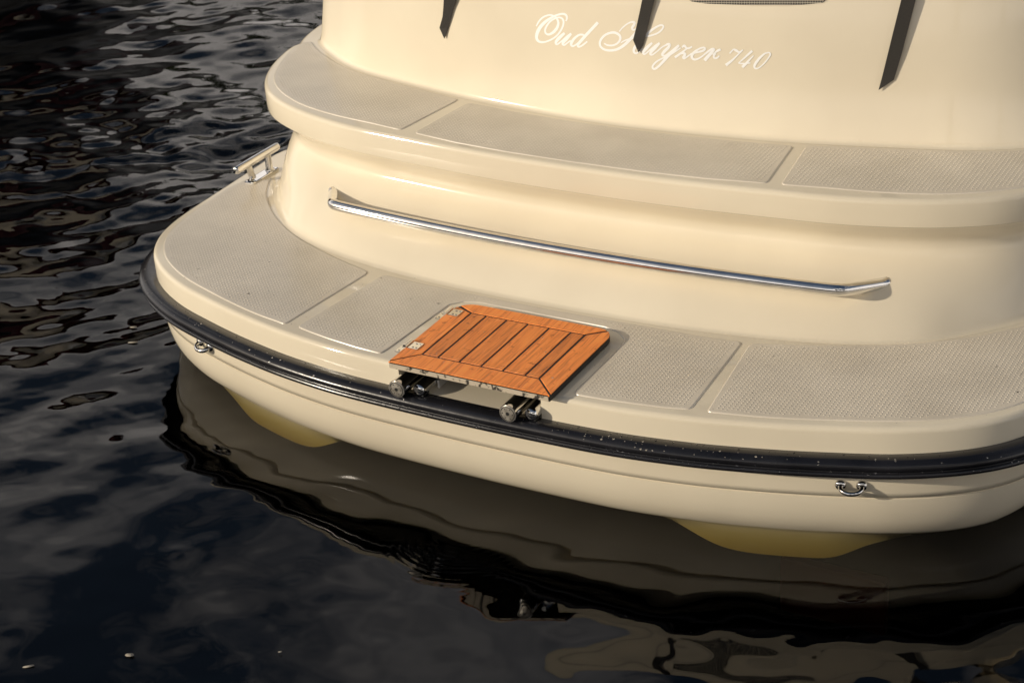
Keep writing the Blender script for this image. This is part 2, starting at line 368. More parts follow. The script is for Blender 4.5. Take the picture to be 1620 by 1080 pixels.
# hull: rail to keel line
ax = np.abs(PLAT[:, 0])
zb = np.interp(ax, [0, .42, .46, .51, .56, .61, .66, .80, .83, .855, .88, .92, .98, 2], [-.016, -.018, -.030, -.058, -.082, -.092, -.094, -.094, -.088, -.070, -.054, -.042, -.026, -.02])
zb = np.where(PLAT[:, 1] > .55, -.03, zb)
for _ in range(6): zb = .25*np.roll(zb, 1)+.5*zb+.25*np.roll(zb, -1)
hull_top = [off(PLAT, NP_, o_, z_) for o_, z_ in [(-.03, .205), (0, .20), (-.001, .16), (-.0025, .13), (-.004, .1170), (-.0095, .1162), (-.0110, .1140)]]
hull = P(sweep('hull', hull_top, 'gelcoat', None))
hull_low = [off(PLAT, NP_, o_, z_) for o_, z_ in [(-.0110, .1140), (-.0095, .1122), (-.0062, .1112), (-.0065, .100), (-.0095, .075), (-.0160, .048), (-.0270, .024), (-.0380, .008), (-.0480, -.004)]]
hull_low += [off(PLAT, NP_, -.060, np.minimum(zb*.2, -.012)), off(PLAT, NP_, -.078, zb), off(PLAT, NP_, -.092, zb-.004), off(PLAT, NP_, -.30, np.minimum(zb-.004, -.03)), off(PLAT, NP_, -.55, np.full(len(PLAT), -.16))]
hull2 = P(sharp(sweep('hull_bottom', hull_low, 'gelcoat', None), 40))
# rub rail
rail_prof = [(-.02, .2262), (0, .2262), (.012, .2298), (.025, .2312), (.037, .2284), (.0450, .2222), (.0475, .2150), (.0455, .2088), (.0405, .2052), (.0365, .2042), (.0355, .2026), (.0385, .2010), (.0425, .1975), (.0430, .1935), (.0405, .1895), (.0350, .1870), (.012, .1862), (-.02, .1862)]
rub_rail = P(sweep('rub_rail', [off(PLAT, NP_, a, b) for a, b in rail_prof], 'rubber', None))
# ---- swim platform with the ladder notch
NX0, NX1, NY = -.186, .182, .165
def ycurve(x, Pc=PLAT):
    m = (Pc[:, 1] < 1.0); o_ = np.argsort(Pc[m, 0]); return float(np.interp(x, Pc[m, 0][o_], Pc[m, 1][o_]))
idx = np.arange(len(PLAT)); c0 = len(PLAT)//2
order = np.concatenate([idx[c0:], idx[:c0]])                 # starts near the stern centre, to starboard, round the bow, back
keep = [i for i in order if not (NX0+.004 < PLAT[i, 0] < NX1-.004 and PLAT[i, 1] < .5)]
first = np.array([[NX1, ycurve(NX1)]]); last = np.array([[NX0, ycurve(NX0)]])
PO = np.concatenate([first, PLAT[keep], last]); NO = np.concatenate([[[0.03, -1.0]], NP_[keep], [[-0.03, -1.0]]])
lip = [off(PO, NO, o_, z_) for o_, z_ in [(0, .2235), (0.0, .272), (-.0012, .2785), (-.0040, .2832), (-.0085, .2857), (-.0125, ZP)]]
V = np.concatenate(lip); n = len(PO); F = []
for j in range(len(lip)-1):
    for i in range(n-1): F.append((j*n+i, j*n+i+1, (j+1)*n+i+1, (j+1)*n+i))
top0 = (len(lip)-1)*n
V = list(map(tuple, V)); b0 = len(V); V += [(NX0, NY, ZP), (NX1, NY, ZP)]
F.append(tuple(range(top0, top0+n))+(b0, b0+1))
# notch walls and floor
def curve_between(x0, x1, z, o_=0.0):
    xs = np.linspace(x0, x1, 24); return [(x, ycurve(x)-o_, z) for x in xs]
zf = .2275
k0 = len(V); V += [(NX0, NY, zf), (NX1, NY, zf)]
F.append((b0, b0+1, k0+1, k0))                                  # back wall of the notch
fl = curve_between(NX0, NX1, zf); k1 = len(V); V += fl
F.append(tuple(range(k1, k1+24))+(k0+1, k0))
F.append(tuple(j*n for j in range(len(lip)))+(b0+1, k0+1, k1+23))         # starboard cheek
F.append(tuple(j*n+n-1 for j in range(len(lip)))+(b0, k0, k1))            # port cheek
platform = link_mesh('swim_platform', V, F, 'gelcoat')
bm = bmesh.new(); bm.from_mesh(platform.data); bmesh.ops.triangulate(bm, faces=[f for f in bm.faces if len(f.verts) > 4]); bmesh.ops.recalc_face_normals(bm, faces=bm.faces); bm.to_mesh(platform.data); bm.free()
platform.data.shade_smooth(); sharp(platform, 40); P(platform)
# ---- lower transom wall sweeping up into the cove below the step
def mixring(a, o_, z):
    Q = LOW+(STEP-LOW)*a; return off(Q, NS_*a+NL_*(1-a), o_, z)
wall_prof = [(0, .016, .2866), (0, .008, .2880), (0, .002, .2925), (0.02, -.003, .301), (.25, -.012, .335), (.52, -.026, .370), (.78, -.042, .402), (.94, -.056, .425), (1, -.064, .440), (1, -.0675, .451), (1, -.0670, .462), (1, -.062, .473), (1, -.052, .485), (1, -.038, .499), (1, -.023, .5120), (1, -.011, .5225), (1, -.006, .5275)]
transom = P(sweep('transom', [mixring(*p) for p in wall_prof], 'gelcoat', None))
# ---- boarding step
step_prof = [(-.06, .5262), (-.006, .5262), (-.0015, .5290), (0, .5340), (0, .583), (-.0012, .5885), (-.0040, .5932), (-.0085, .5957), (-.0125, ZS)]
step = sweep('boarding_step', [off(STEP, NS_, a, b) for a, b in step_prof], 'gelcoat', None, cap=True)
bm = bmesh.new(); bm.from_mesh(step.data); bmesh.ops.triangulate(bm, faces=[f for f in bm.faces if len(f.verts) > 4]); bm.to_mesh(step.data); bm.free()
step.data.shade_smooth(); sharp(P(step), 40)
# ---- upper wall with the name
up_prof = [(.012, .5966), (.005, .5980), (.001, .6025), (-.0015, .610), (-.023, .75), (-.044, .88), (-.056, .955), (-.066, .985), (-.084, 1.008), (-.106, 1.026), (-.122, 1.045), (-.132, 1.066), (-.142, 1.10), (-.152, 1.14), (-.172, 1.16), (-.21, 1.165)]
upper = P(sweep('coaming', [off(UPW, NU_, a, b) for a, b in up_prof], 'gelcoat', None))
cover_prof = [(-.205, 1.168), (-.21, 1.172), (-.38, 1.20), (-.7, 1.245), (-.95, 1.27)]
M['canvas'] = noise_colour(material('canvas', rough=0.85), (0.03, 0.03, 0.035), (0.05, 0.05, 0.055), 40, 4)
# ---- tread panels
def mirror(poly): return [(-x, y) for x, y in poly][::-1]
P_out = [(.572, -.041), (.651, -.025), (.738, .000), (.837, .034), (.909, .061), (.969, .089), (1.03, .126), (1.075, .162), (1.113, .203), (1.146, .253), (1.167, .305), (1.180, .365), (1.188, .44), (1.194, .53), (1.196, .60)]
P_in = [(1.118, .69), (1.064, .60), (.982, .511), (.908, .449), (.813, .389), (.69, .335), (.60, .303)]
side_lo = [(.546, -.047)]+list(map(tuple, catmull(P_out, 3)))+[(1.185, .675)]+list(map(tuple, catmull(P_in, 3)))+[(.512, .276)]
side_lo = round_poly(side_lo, {0: .016, len(side_lo)-1: .02})
mid_out = [(-.512, -.046), (-.46, -.058), (-.404, -.069), (-.32, -.081), (-.249, -.086), (-.2445, -.06), (-.2285, .19), (-.205, .2185), (-.165, .229), (.17, .226), (.212, .213), (.241, .186), (.250, .15), (.246, -.05), (.2465, -.087), (.32, -.082), (.386, -.074), (.46, -.063), (.512, -.050), (.496, .276), (.40, .266), (.25, .263), (.0, .258), (-.25, .263), (-.36, .268), (-.472, .277)]
mid_lo = round_poly(mid_out, {0: .014, 4: .008, 14: .022, 18: .014, 19: .018, 25: .018})
U_out = [(.508, .470), (.612, .487), (.73, .504), (.844, .535), (.923, .573), (.988, .617), (1.047, .675), (1.09, .745), (1.130, .839), (1.152, .92), (1.158, .98)]
U_in = [(1.135, .988), (1.078, .935), (1.006, .884), (.928, .838), (.857, .809), (.74, .775), (.60, .742)]
side_up = list(map(tuple, catmull(U_out, 3)))+list(map(tuple, catmull(U_in, 3)))+[(.478, .712)]
side_up = round_poly(side_up, {0: .014, len(side_up)-1: .018})
mid_up = round_poly([(-.466, .465), (-.33, .443), (-.18, .432), (0, .429), (.18, .432), (.33, .443), (.478, .466), (.452, .700), (.30, .681), (.15, .671), (0, .667), (-.15, .671), (-.30, .681), (-.445, .700)], {0: .014, 6: .014, 7: .018, 13: .018})
BUMP = []
def tread(poly, z, label):
    V, F = prism(poly, z-.0005, z+.0024, .0034)
    o = link_mesh('tread_panel', V, F, 'tread')
    bm = bmesh.new(); bm.from_mesh(o.data); bmesh.ops.triangulate(bm, faces=[f for f in bm.faces if len(f.verts) > 4]); bmesh.ops.recalc_face_normals(bm, faces=bm.faces); bm.to_mesh(o.data); bm.free()
    o.data.shade_smooth(); sharp(o, 15); P(o); o['label'] = label
    # small raised studs
    q = np.array(poly); s = .0098
    gx = np.arange(q[:, 0].min(), q[:, 0].max(), s); gy = np.arange(q[:, 1].min(), q[:, 1].max(), s)
    X, Y = np.meshgrid(gx, gy); pts = np.stack([X.ravel(), Y.ravel()], 1)
    pts = pts[inside(pts, q)]; pts = pts[dist_to_poly(pts, q) > .013]
    k = len(pts); r0, r1, h0 = .0026, .0016, .0010; z1 = z+.0023
    an = np.arange(6)*math.pi/3
    base = np.stack([np.cos(an)*r0, np.sin(an)*r0, np.zeros(6)], 1); up = np.stack([np.cos(an)*r1, np.sin(an)*r1, np.full(6, h0*.8)], 1); tip = np.array([[0, 0, h0]])
    one = np.concatenate([base, up, tip]); VV = (one[None]+np.column_stack([pts, np.full(k, z1)])[:, None, :]).reshape(-1, 3)
    quad = np.array([(i, (i+1) % 6, 6+(i+1) % 6, 6+i) for i in range(6)]); tri = np.array([(6+i, 6+(i+1) % 6, 12) for i in range(6)])
    of = np.arange(k)[:, None, None]*13
    Q = (quad[None]+of).reshape(-1, 4); T = (tri[None]+of).reshape(-1, 3)
    me = bpy.data.meshes.new('tread_studs'); me.vertices.add(len(VV)); me.vertices.foreach_set('co', VV.astype(np.float32).ravel())
    loops = np.concatenate([Q.ravel(), T.ravel()]); st = np.concatenate([np.arange(len(Q))*4, 4*len(Q)+np.arange(len(T))*3])
    me.loops.add(len(loops)); me.loops.foreach_set('vertex_index', loops.astype(np.int32)); me.polygons.add(len(st)); me.polygons.foreach_set('loop_start', st.astype(np.int32))
    me.polygons.foreach_set('use_smooth', np.ones(len(st), bool)); me.update(calc_edges=True); me.materials.append(M['tread'])
    d = bpy.data.objects.new('tread_studs', me); C.objects.link(d); d.parent = o; d['kind'] = 'stuff'
    return o
tread(mirror(side_lo), ZP, 'studded tread panel on the port corner of the swim platform')
tread(mid_lo, ZP, 'studded tread panel wrapped round the teak hatch')
tread(side_lo, ZP, 'studded tread panel on the starboard corner of the swim platform')
tread(mirror(side_up), ZS, 'studded tread panel on the port end of the boarding step')
tread(mid_up, ZS, 'studded tread panel in the middle of the boarding step')
tread(side_up, ZS, 'studded tread panel on the starboard end of the boarding step')
# ---- teak hatch
hatch = box('hatch', (-.193, -.138, .2885), (.219, .187, .2990), 'caulk', None)
bpy.data.meshes.remove(hatch.data) if False else None
HX0, HX1, HY0, HY1 = -.193, .219, -.138, .187
HZ0, HZ1 = .2890, .3050
outl = round_poly([(HX0, HY0), (HX1, HY0), (HX1, HY1), (HX0, HY1)], {0: .004, 1: .004, 2: .045, 3: .060}, 9)
def slab(poly, z0, z1, bev):
    Pp = np.array(poly); n = len(Pp)
    e1 = Pp-np.roll(Pp, 1, 0); e2 = np.roll(Pp, -1, 0)-Pp
    def nrm(e): m = np.stack([-e[:, 1], e[:, 0]], 1); return m/np.maximum(np.linalg.norm(m, axis=1)[:, None], 1e-9)
    nn = nrm(e1)+nrm(e2); nn /= np.linalg.norm(nn, axis=1)[:, None]; Q = Pp+nn*bev
    V = np.concatenate([np.column_stack([Pp, np.full(n, z0)]), np.column_stack([Pp, np.full(n, z1-bev)]), np.column_stack([Q, np.full(n, z1)])])
    F = [tuple(range(n))[::-1]]
    for j in range(2):
        for i in range(n): F.append((j*n+i, j*n+(i+1) % n, (j+1)*n+(i+1) % n, (j+1)*n+i))
    F.append(tuple(range(2*n, 3*n))); return V, F
bpy.data.objects.remove(hatch)
V, F = slab(outl, HZ0, HZ1-.004, .0005)
hatch = P(link_mesh('hatch', V, F, 'caulk', smooth=False)); hatch['label'] = 'teak hatch lid over the boarding ladder'
V, F = slab(np.array(outl)*1.0, HZ1-.0040, HZ1-.0012, .0003); link_mesh('caulking', V, F, 'caulk', hatch, smooth=False)
B = .055; g = .0052
ix0, ix1, iy0, iy1 = -.139, .162, -.079, .144
def corner(poly, zt=HZ1): 
    V, F = slab(poly, HZ1-.0034, zt, .0007); link_mesh('plank', V, F, 'teak', hatch, smooth=False)
o2 = [tuple(p) for p in outl]
def border(inner_a, inner_b, outer_pts): corner([*outer_pts, inner_b, inner_a][::-1] if False else ccw([*outer_pts, inner_b, inner_a]))
def ccw(p):
    q = np.array(p); a = np.sum(q[:, 0]*np.roll(q[:, 1], -1)-np.roll(q[:, 0], -1)*q[:, 1]); return q if a > 0 else q[::-1]
A_, B_, C_, D_ = (HX0, HY0), (HX1, HY0), (HX1, HY1), (HX0, HY1)
# rear arcs split at their middle so that the mitres run into the rounded corners
arcC = [p for p in o2 if p[0] > HX1-.046 and p[1] > HY1-.046]; arcD = [p for p in o2 if p[0] < HX0+.061 and p[1] > HY1-.061]
mC, mD = len(arcC)//2, len(arcD)//2
e = g*.5
def shift(poly, dx, dy): return [(x+dx, y+dy) for x, y in poly]
corner(ccw(shift([A_, B_, (ix1, iy0-e), (ix0, iy0-e)], 0, 0)))                                                   # front border
corner(ccw([(HX1, HY0+g*1.3), *arcC[:mC+1], (ix1+e+.001, iy1-.001), (ix1+e, iy0+g*.3)]))                              # starboard border
corner(ccw([*[(x, y) for x, y in arcC[mC:]][1:], *arcD[:mD+1], (ix0+.001, iy1+e), (ix1-.002, iy1+e)]))                # rear border
corner(ccw([*arcD[mD+1:], (HX0, HY0+g*1.3), (ix0-e, iy0+g*.3), (ix0-e, iy1-.002)]))                                    # port border
xs = [ix0, -.0975, -.042, .0145, .070, .1265, ix1]
for a, b in zip(xs[:-1], xs[1:]):
    corner(ccw([(a+e, iy0+e), (b-e, iy0+e), (b-e, iy1-e), (a+e, iy1-e)]))
box('edge_trim', (HX0+.003, HY0-.0012, HZ0+.0005), (HX1-.003, HY0+.001, HZ1-.0042), 'core', hatch)
# hinges
def hinge(y, zt=HZ1):
    h = box('hinge', (-.191+.004, y-.016, zt+.0002), (-.160, y+.016, zt+.0020), 'steel', hatch, .0006)
    box('leaf', (-.222, y-.016, ZP+.0005), (-.1965, y+.016, ZP+.0050), 'steel', h, .0008)
    tube('knuckle', [(-.193, y-.0165, zt+.0035), (-.193, y+.0165, zt+.0035)], .0048, 'steel', h, 12)
    for sx in (-.214, -.204, -.175, -.166):
        for sy in (-.009, .009):
            zz = zt+.0019 if sx > -.19 else ZP+.0049
            tube('screw', [(sx, y+sy, zz), (sx, y+sy, zz+.0009)], .0029, 'steel_worn', h, 8)
hinge(.128); hinge(-.052)
# ---- telescopic ladder stowed under the hatch
ladder = P(box('ladder', (-.150, .06, .2405), (.130, .085, .2520), 'black_plastic', None, .002)); ladder['label'] = 'stainless telescopic ladder stowed under the teak hatch'
for x in (-.1600, .1270):
    t = tube('tube', [(x, -.164, .2535), (x+.004, .15, .2555)], .0212, 'steel', ladder, 24)
    tube('end_cap', [(x, -.1630, .2535), (x, -.1655, .2535), (x, -.1662, .2535)], [.0198, .0198, .0186], 'cap_grey', t, 24)
    V_, F_ = tube_mesh([(x+.0170*math.cos(a), -.1662, .2535+.0170*math.sin(a)) for a in np.linspace(0, 2*math.pi, 25)], .0010, 6, False); link_mesh('cap_ring', V_, F_, 'black_plastic', t)
    tube('cap_hole', [(x, -.1655, .2535), (x, -.1667, .2535)], .0044, 'black_plastic', t, 12)
    for k in range(6):
        a = k*math.pi/3; tube('cap_screw', [(x+.0125*math.cos(a), -.1655, .2535+.0125*math.sin(a)), (x+.0125*math.cos(a), -.1666, .2535+.0125*math.sin(a))], .0016, 'black_plastic', t, 6)
    tube('rail', [(x+.041, -.142, .2450), (x+.041, -.138, .2450), (x+.041, -.130, .2450), (x+.042, .15, .2470)], [.008, .0140, .0155, .0155], 'steel', ladder, 18)
    box('slide_block', (x+.058, -.085, .2285), (x+.064, .12, .2480), 'plastic_white', ladder, .001)
    tube('bolt', [(x+.0385, -.138, .2530), (x+.0385, -.146, .2530)], .0052, 'steel', ladder, 8)
    box('foot', (x+.033, -.137, .2300), (x+.053, -.112, .2375), 'black_plastic', ladder, .002)
# ---- handrail
zr = .400
def bp3(px, py, z=zr): return tuple(back(px, py, z))
rail_px = [(548, 327), (600, 338), (700, 358.5), (800, 379), (900, 399), (1000, 416.5), (1100, 433), (1200, 446.5), (1290, 457)]
mid = [np.array(bp3(*p)) for p in rail_px]
half = []
for p in mid: half.append((abs(p[0]), p[1]))
half.sort(); xs_ = [h[0] for h in half]; cf = np.polyfit([h[0]**2 for h in half], [h[1] for h in half], 1)
yr = lambda x: cf[1]+cf[0]*x*x
path = [(x, yr(x), zr) for x in np.linspace(0, .655, 18)]
tb = BVHTree.FromPolygons([v.co.copy() for v in transom.data.vertices], [p.vertices[:] for p in transom.data.polygons])
def on_transom(px, py): return np.array(tb.ray_cast(Vector(CAM), Vector(ray(px, py)))[0])
eR, eL = on_transom(1402, 448), on_transom(534, 306)
ex, ey, ez = (abs(eR[0])+abs(eL[0]))/2, (eR[1]+eL[1])/2, (eR[2]+eL[2])/2-.0045
bend = catmull([(.655, yr(.655), zr), (.682, yr(.682)+.003, zr), (.682+(ex-.682)*.35, yr(.69)+(ey-yr(.69))*.30, zr+(ez-zr)*.3), (ex, ey, ez), (ex+.012, ey+.016, ez)], 4)[1:]
path += [tuple(b) for b in bend]
full = [(-x, y, z) for x, y, z in path[:0:-1]]+path
handrail = P(tube('handrail', full, .0145, 'steel', None, 20))
# ---- cleat
cl = P(box('cleat', (-1.172, .642, ZP-.001), (-1.140, .768, ZP+.007), 'steel', None, .003)); cl['label'] = 'stainless mooring cleat on the port side deck'
tube('horn', [(-1.1552, .590, .3475), (-1.1552, .592, .3478), (-1.1550, .598, .348), (-1.1500, .778, .350), (-1.1498, .784, .350), (-1.1498, .786, .350)], [.008, .0108, .0118, .0118, .0108, .008], 'steel', cl, 18)
tube('post', [(-1.157, .662, ZP+.006), (-1.157, .664, .300), (-1.1545, .648, .343)], [.0150, .0105, .0095], 'steel', cl, 14)
tube('post', [(-1.154, .742, ZP+.006), (-1.154, .741, .300), (-1.1515, .737, .345)], [.0150, .0105, .0095], 'steel', cl, 14)
# ---- eye bolts below the rub rail
def eyebolt(xs_sign, label):
    x = .85*xs_sign; i = np.argmin(np.hypot(PLAT[:, 0]-x, PLAT[:, 1]-ycurve(x))); nx_, ny_ = NP_[i]; t = np.array([-ny_, nx_])
    b0 = np.array([x, ycurve(x)])-np.array([nx_, ny_])*.002
    def q(u, v, w): p = b0+t*u+np.array([nx_, ny_])*v; return (p[0], p[1], .148+w)
    pts = [q(-.022, 0, 0), q(-.022, .008, -.001)]+[q(-.022*math.cos(a), .010+.015*math.sin(a), -.002-.006*math.sin(a)) for a in np.linspace(0, math.pi, 11)]+[q(.022, .008, -.001), q(.022, 0, 0)]
    e = P(tube('eye_bolt', pts, .0056, 'steel', None, 12)); e['label'] = label
    for u in (-.022, .022):
        tube('boss', [q(u, -.001, 0), q(u, .004, 0), q(u, .008, 0), q(u, .010, 0)], [.0125, .0125, .010, .005], 'steel', e, 14)
eyebolt(-1, 'polished steel eye bolt under the port end of the rub rail'); eyebolt(1, 'polished steel eye bolt under the starboard end of the rub rail')
# ---- lettering on the coaming
dg = bpy.context.evaluated_depsgraph_get()
me = upper.data; bvh = BVHTree.FromPolygons([v.co.copy() for v in me.vertices], [p.vertices[:] for p in me.polygons])
def hit(px, py, lift):
    d = Vector(ray(px, py)); loc, nor, ix_, ds = bvh.ray_cast(Vector(CAM), d)
    if loc is None: return None
    if nor.dot(d) > 0: nor = -nor
    return loc+nor*lift
def z1(p): return (840+p[0]/13.5, 10+p[1]/13.5)
def z2(p): return (940+p[0]/13.5, 20+p[1]/13.5)
def z3(p): return (1020+p[0]/13.5, 40+p[1]/13.5)
def z4(p): return (1110+p[0]/13.5, 50+p[1]/13.5)
GL = [
 (z1, [[(115,430,22),(170,330,30),(250,245,32),(350,200,32),(430,193,32),(510,225,34),(565,290,38),(585,370,44),(560,460,52),(500,540,54),(430,590,46),(365,608,38),(315,575,34),(303,510,34),(340,420,34),(420,320,34),(520,262,32),(610,243,32),(675,275,34),(697,350,36),(670,460,34),(600,580,32),(500,675,32),(380,740,32),(260,772,36),(170,755,44),(125,695,52),(128,600,62),(180,480,66),(270,370,60),(380,285,50),(500,215,40),(610,178,38),(700,168,40),(755,200,40),(770,260,34),(748,322,26)]]),
 (z1, [[(720,575,44),(620,665,62),(545,750,56),(535,800,40),(570,815,30),(660,745,26),(760,655,28),(860,585,36)],[(860,588,44),(770,690,60),(690,780,54),(685,820,38),(720,830,30),(800,770,26),(850,735,24)]]),
 (z1, [[(1160,640,30),(1100,610,36),(1020,620,38),(930,690,46),(870,775,52),(862,830,44),(900,855,34),(980,810,28),(1080,715,26),(1140,650,26)],[(1432,350,58),(1300,490,56),(1160,640,56),(1050,765,56),(1005,830,46),(1020,868,38),(1080,850,32),(1150,800,32),(1205,755,28)]]),
 (z2, [[(215,660,22),(280,697,30),(390,705,34),(490,665,36),(555,585,42),(550,500,46),(470,440,48),(370,432,46),(250,475,44),(160,560,44),(124,650,42),(145,735,40),(230,795,42),(360,812,46),(500,785,50),(640,700,56),(770,575,58),(900,425,54),(1000,300,44)],[(538,408,22),(610,325,26),(710,245,28),(800,207,34),(860,215,44),(850,270,48),(812,330,44),(835,370,36),(900,352,28),(980,260,22)],[(570,650,20),(650,603,26),(740,570,28),(860,540,28),(980,520,28),(1110,508,30),(1230,490,32),(1370,435,34),(1460,350,34),(1478,290,34),(1420,272,34),(1310,325,40),(1170,425,48),(1030,555,54),(910,690,56),(855,780,52),(855,850,40),(905,872,32),(970,830,26),(1040,770,22)]]),
 (z2, [[(1240,650,40),(1140,745,60),(1060,835,56),(1055,880,40),(1095,885,30),(1180,815,26),(1290,720,28),(1400,650,36)],[(1400,655,42),(1300,760,60),(1215,850,54),(1205,895,38),(1250,900,30),(1350,830,26),(1470,730,26),(1590,680,30)]]),
 (z3, [[(420,445,26),(490,405,36),(535,415,44),(510,475,54),(430,555,58),(380,620,50),(395,655,38),(450,645,30),(550,570,26),(640,495,26)],[(735,430,44),(640,520,60),(520,640,58),(410,765,52),(310,870,46),(230,930,42),(178,925,38),(175,870,36),(250,785,34),(370,715,30),(510,655,28),(650,570,26),(770,485,26)]]),
 (z3, [[(800,480,28),(840,440,42),(870,460,42),(900,495,38),(960,488,34),(1015,460,30)],[(900,505,28),(800,580,34),(720,640,44),(645,690,46)],[(700,650,26),(780,605,40),(840,600,50),(860,640,52),(825,690,44),(850,712,34),(930,660,28),(1010,600,26)]]),
 (z3, [[(1010,610,26),(1130,580,36),(1250,545,44),(1290,505,40),(1255,480,34),(1160,510,36),(1060,580,48),(1010,650,54),(1020,710,46),(1080,735,38),(1170,705,32),(1290,620,28),(1420,530,26)]]),
 (z4, [[(10,540,26),(130,430,28),(220,375,36),(265,385,44),(215,450,60),(130,545,64),(65,620,62)],[(240,500,24),(300,445,34),(360,405,46),(410,385,44)],[(300,470,36),(262,530,36),(280,572,34),(340,562,32),(382,518,26)]]),
 (z4, [[(600,470,26),(650,415,26),(690,375,30)],[(690,380,36),(745,410,48),(800,445,36)],[(800,450,24),(885,393,24)],[(880,398,22),(770,505,28),(650,620,42),(520,722,58)]]),
 (z4, [[(1085,415,46),(1000,490,42),(890,590,30),(790,675,20)],[(785,675,22),(900,688,28),(1045,672,24)],[(1112,515,20),(1010,620,36),(940,700,48),(870,765,54)]]),
 (z4, [[(1430,452,26),(1350,475,34),(1250,560,48),(1170,660,52),(1130,735,46),(1145,785,32),(1215,783,26),(1320,700,26),(1420,580,28),(1470,490,30),(1450,455,26),(1410,450,24)]]),
]
def letters():
    lift = .0002
    for fn, strokes in GL:
        V, F = [], []
        for st in strokes:
            A = catmull(np.array([(*fn(p), p[2]/13.5*1.12) for p in st]), 5)
            base = len(V); T = np.gradient(A[:, :2], axis=0); T /= np.maximum(np.linalg.norm(T, axis=1)[:, None], 1e-6); Nn = np.stack([-T[:, 1], T[:, 0]], 1)
            for i in range(len(A)):
                lift += .0000006
                for s in (-.5, .5):
                    q = A[i, :2]+Nn[i]*A[i, 2]*s; V.append(hit(q[0], q[1], lift))
            for i in range(len(A)-1): F.append((base+2*i, base+2*i+1, base+2*i+3, base+2*i+2))
            lift += .000006
        P(link_mesh('letter', V, F, 'white', smooth=True))
letters()
# ---- vent with netting above the name
def vent():
    # mesh cloth just outside the coaming face, framed by a shallow rolled edge
    corners = [(1078, -14), (1090, 0), (1120, 4.2), (1200, 6.3), (1270, 5.6), (1302, 2.5), (1316, -6), (1318, -30), (1078, -36)]
    xs_v = np.linspace(1078, 1318, 31); Vp, Fv = [], []
    low_edge = lambda x: float(np.interp(x, [1078, 1090, 1120, 1200, 1270, 1302, 1316, 1318], [-14, 2, 6.4, 8.6, 7.8, 4.5, -6, -20]))
    for x in xs_v:
        for k in range(4): Vp.append(hit(x, low_edge(x)+(-38-low_edge(x))*k/3, .0012))
    if any(v is None for v in Vp): return
    for i in range(30):
        for k in range(3): Fv.append((i*4+k, i*4+4+k, i*4+5+k, i*4+1+k))
    v = P(link_mesh('vent', Vp, Fv, 'black_plastic', smooth=False))
    V, F = [], []
    def thread(a, b, w):
        pa, pb = hit(*a, .0024), hit(*b, .0024)
        if pa is None or pb is None: return
        d = (pb-pa).normalized(); s = d.cross(Vector(ray(*a))).normalized()*w; k = len(V)
        V.extend([pa-s, pa+s, pb+s, pb-s]); F.append((k, k+1, k+2, k+3))
    for x in np.arange(1094, 1312, 4.0):
        yb = low_edge(x); ys_ = np.linspace(yb, -32, 5)
        for y0_, y1_ in zip(ys_[:-1], ys_[1:]): thread((x, y0_), (x, y1_), .00055)
    for y in np.arange(-28, 8.5, 3.6):
        xr = [x for x in np.arange(1080, 1317, 4.0) if low_edge(x) >= y]
        for x0_, x1_ in zip(xr[:-1], xr[1:]): thread((x0_, y), (x1_, y), .00055)
    net = link_mesh('netting', V, F, M['net'], smooth=False); net.parent = v; net['kind'] = 'stuff'
M['net'] = material('net', (0.55, 0.50, 0.40), 0.6)
vent()
# ---- webbing straps hanging over the coaming
def strap(lp, rp, lifts, label, tip):
    s = tag(empty('webbing_strap'), label, 'strap', 'straps hanging over the stern')
    lp, rp, lifts = list(lp), list(rp), list(lifts)
    while len(lp) < 14:                                # carry the strap on up to the edge of the cover
        top_ = hit(*lp[0], 0)
        if top_ is None or top_.z > 1.15: break
        a, b = (lp[0][0]+5, lp[0][1]-24), (rp[0][0]+5, rp[0][1]-24)
        if hit(*a, 0) is None or hit(*b, 0) is None: break
        lp.insert(0, a); rp.insert(0, b); lifts.insert(0, (max(lifts[0][0]*.85, .004), max(lifts[0][1]*.85, .004)))
    n = len(lp); V, F, uv = [], [], []
    for i in range(n):
        a = hit(*lp[i], lifts[i][0]); b = hit(*rp[i], lifts[i][1]); V += [a, b]
    tp = hit(*tip, lifts[-1][0]); V.append(tp)
    F = [(2*i, 2*i+1, 2*i+3, 2*i+2) for i in range(n-1)]+[(2*n-2, 2*n-1, 2*n)]
    me = bpy.data.meshes.new('webbing'); me.from_pydata(V, [], F); me.update()
    ul = me.uv_layers.new(name='UVMap'); L = [0]
    for i in range(1, n): L.append(L[-1]+(V[2*i]-V[2*i-2]).length)
    coords = {}
    for i in range(n): coords[2*i] = (0, L[i]*12); coords[2*i+1] = (1, L[i]*12)
    coords[2*n] = (0.4, L[-1]*12+.3)
    for lp_ in me.loops: ul.data[lp_.index].uv = coords[lp_.vertex_index]
    me.materials.append(M['webbing']); o = bpy.data.objects.new('webbing', me); C.objects.link(o); o.parent = s
    mo = o.modifiers.new('thickness', 'SOLIDIFY'); mo.thickness = .0018; mo.offset = 0
    s.location = V[0]; o.matrix_parent_inverse = Matrix.Translation(-V[0])
strap([(709, -30), (708, 0), (706.8, 13), (704.5, 26), (698, 44)], [(732, -30), (725, 0), (720, 13), (715.5, 28), (710, 46)], [(.014, .007), (.014, .007), (.013, .005), (.010, .004), (.006, .003)], 'short dark webbing strap hanging left of the white lettering', (705.4, 61))
strap([(1023, -30), (1019, 0), (1014.4, 20), (1009, 42), (1003, 63)], [(1043, -30), (1038, 0), (1032, 20), (1027, 40), (1018, 72)], [(.012, .010), (.012, .010), (.010, .008), (.008, .006), (.005, .003)], 'dark webbing strap hanging across the capital letter of the second word', (1011.5, 83))
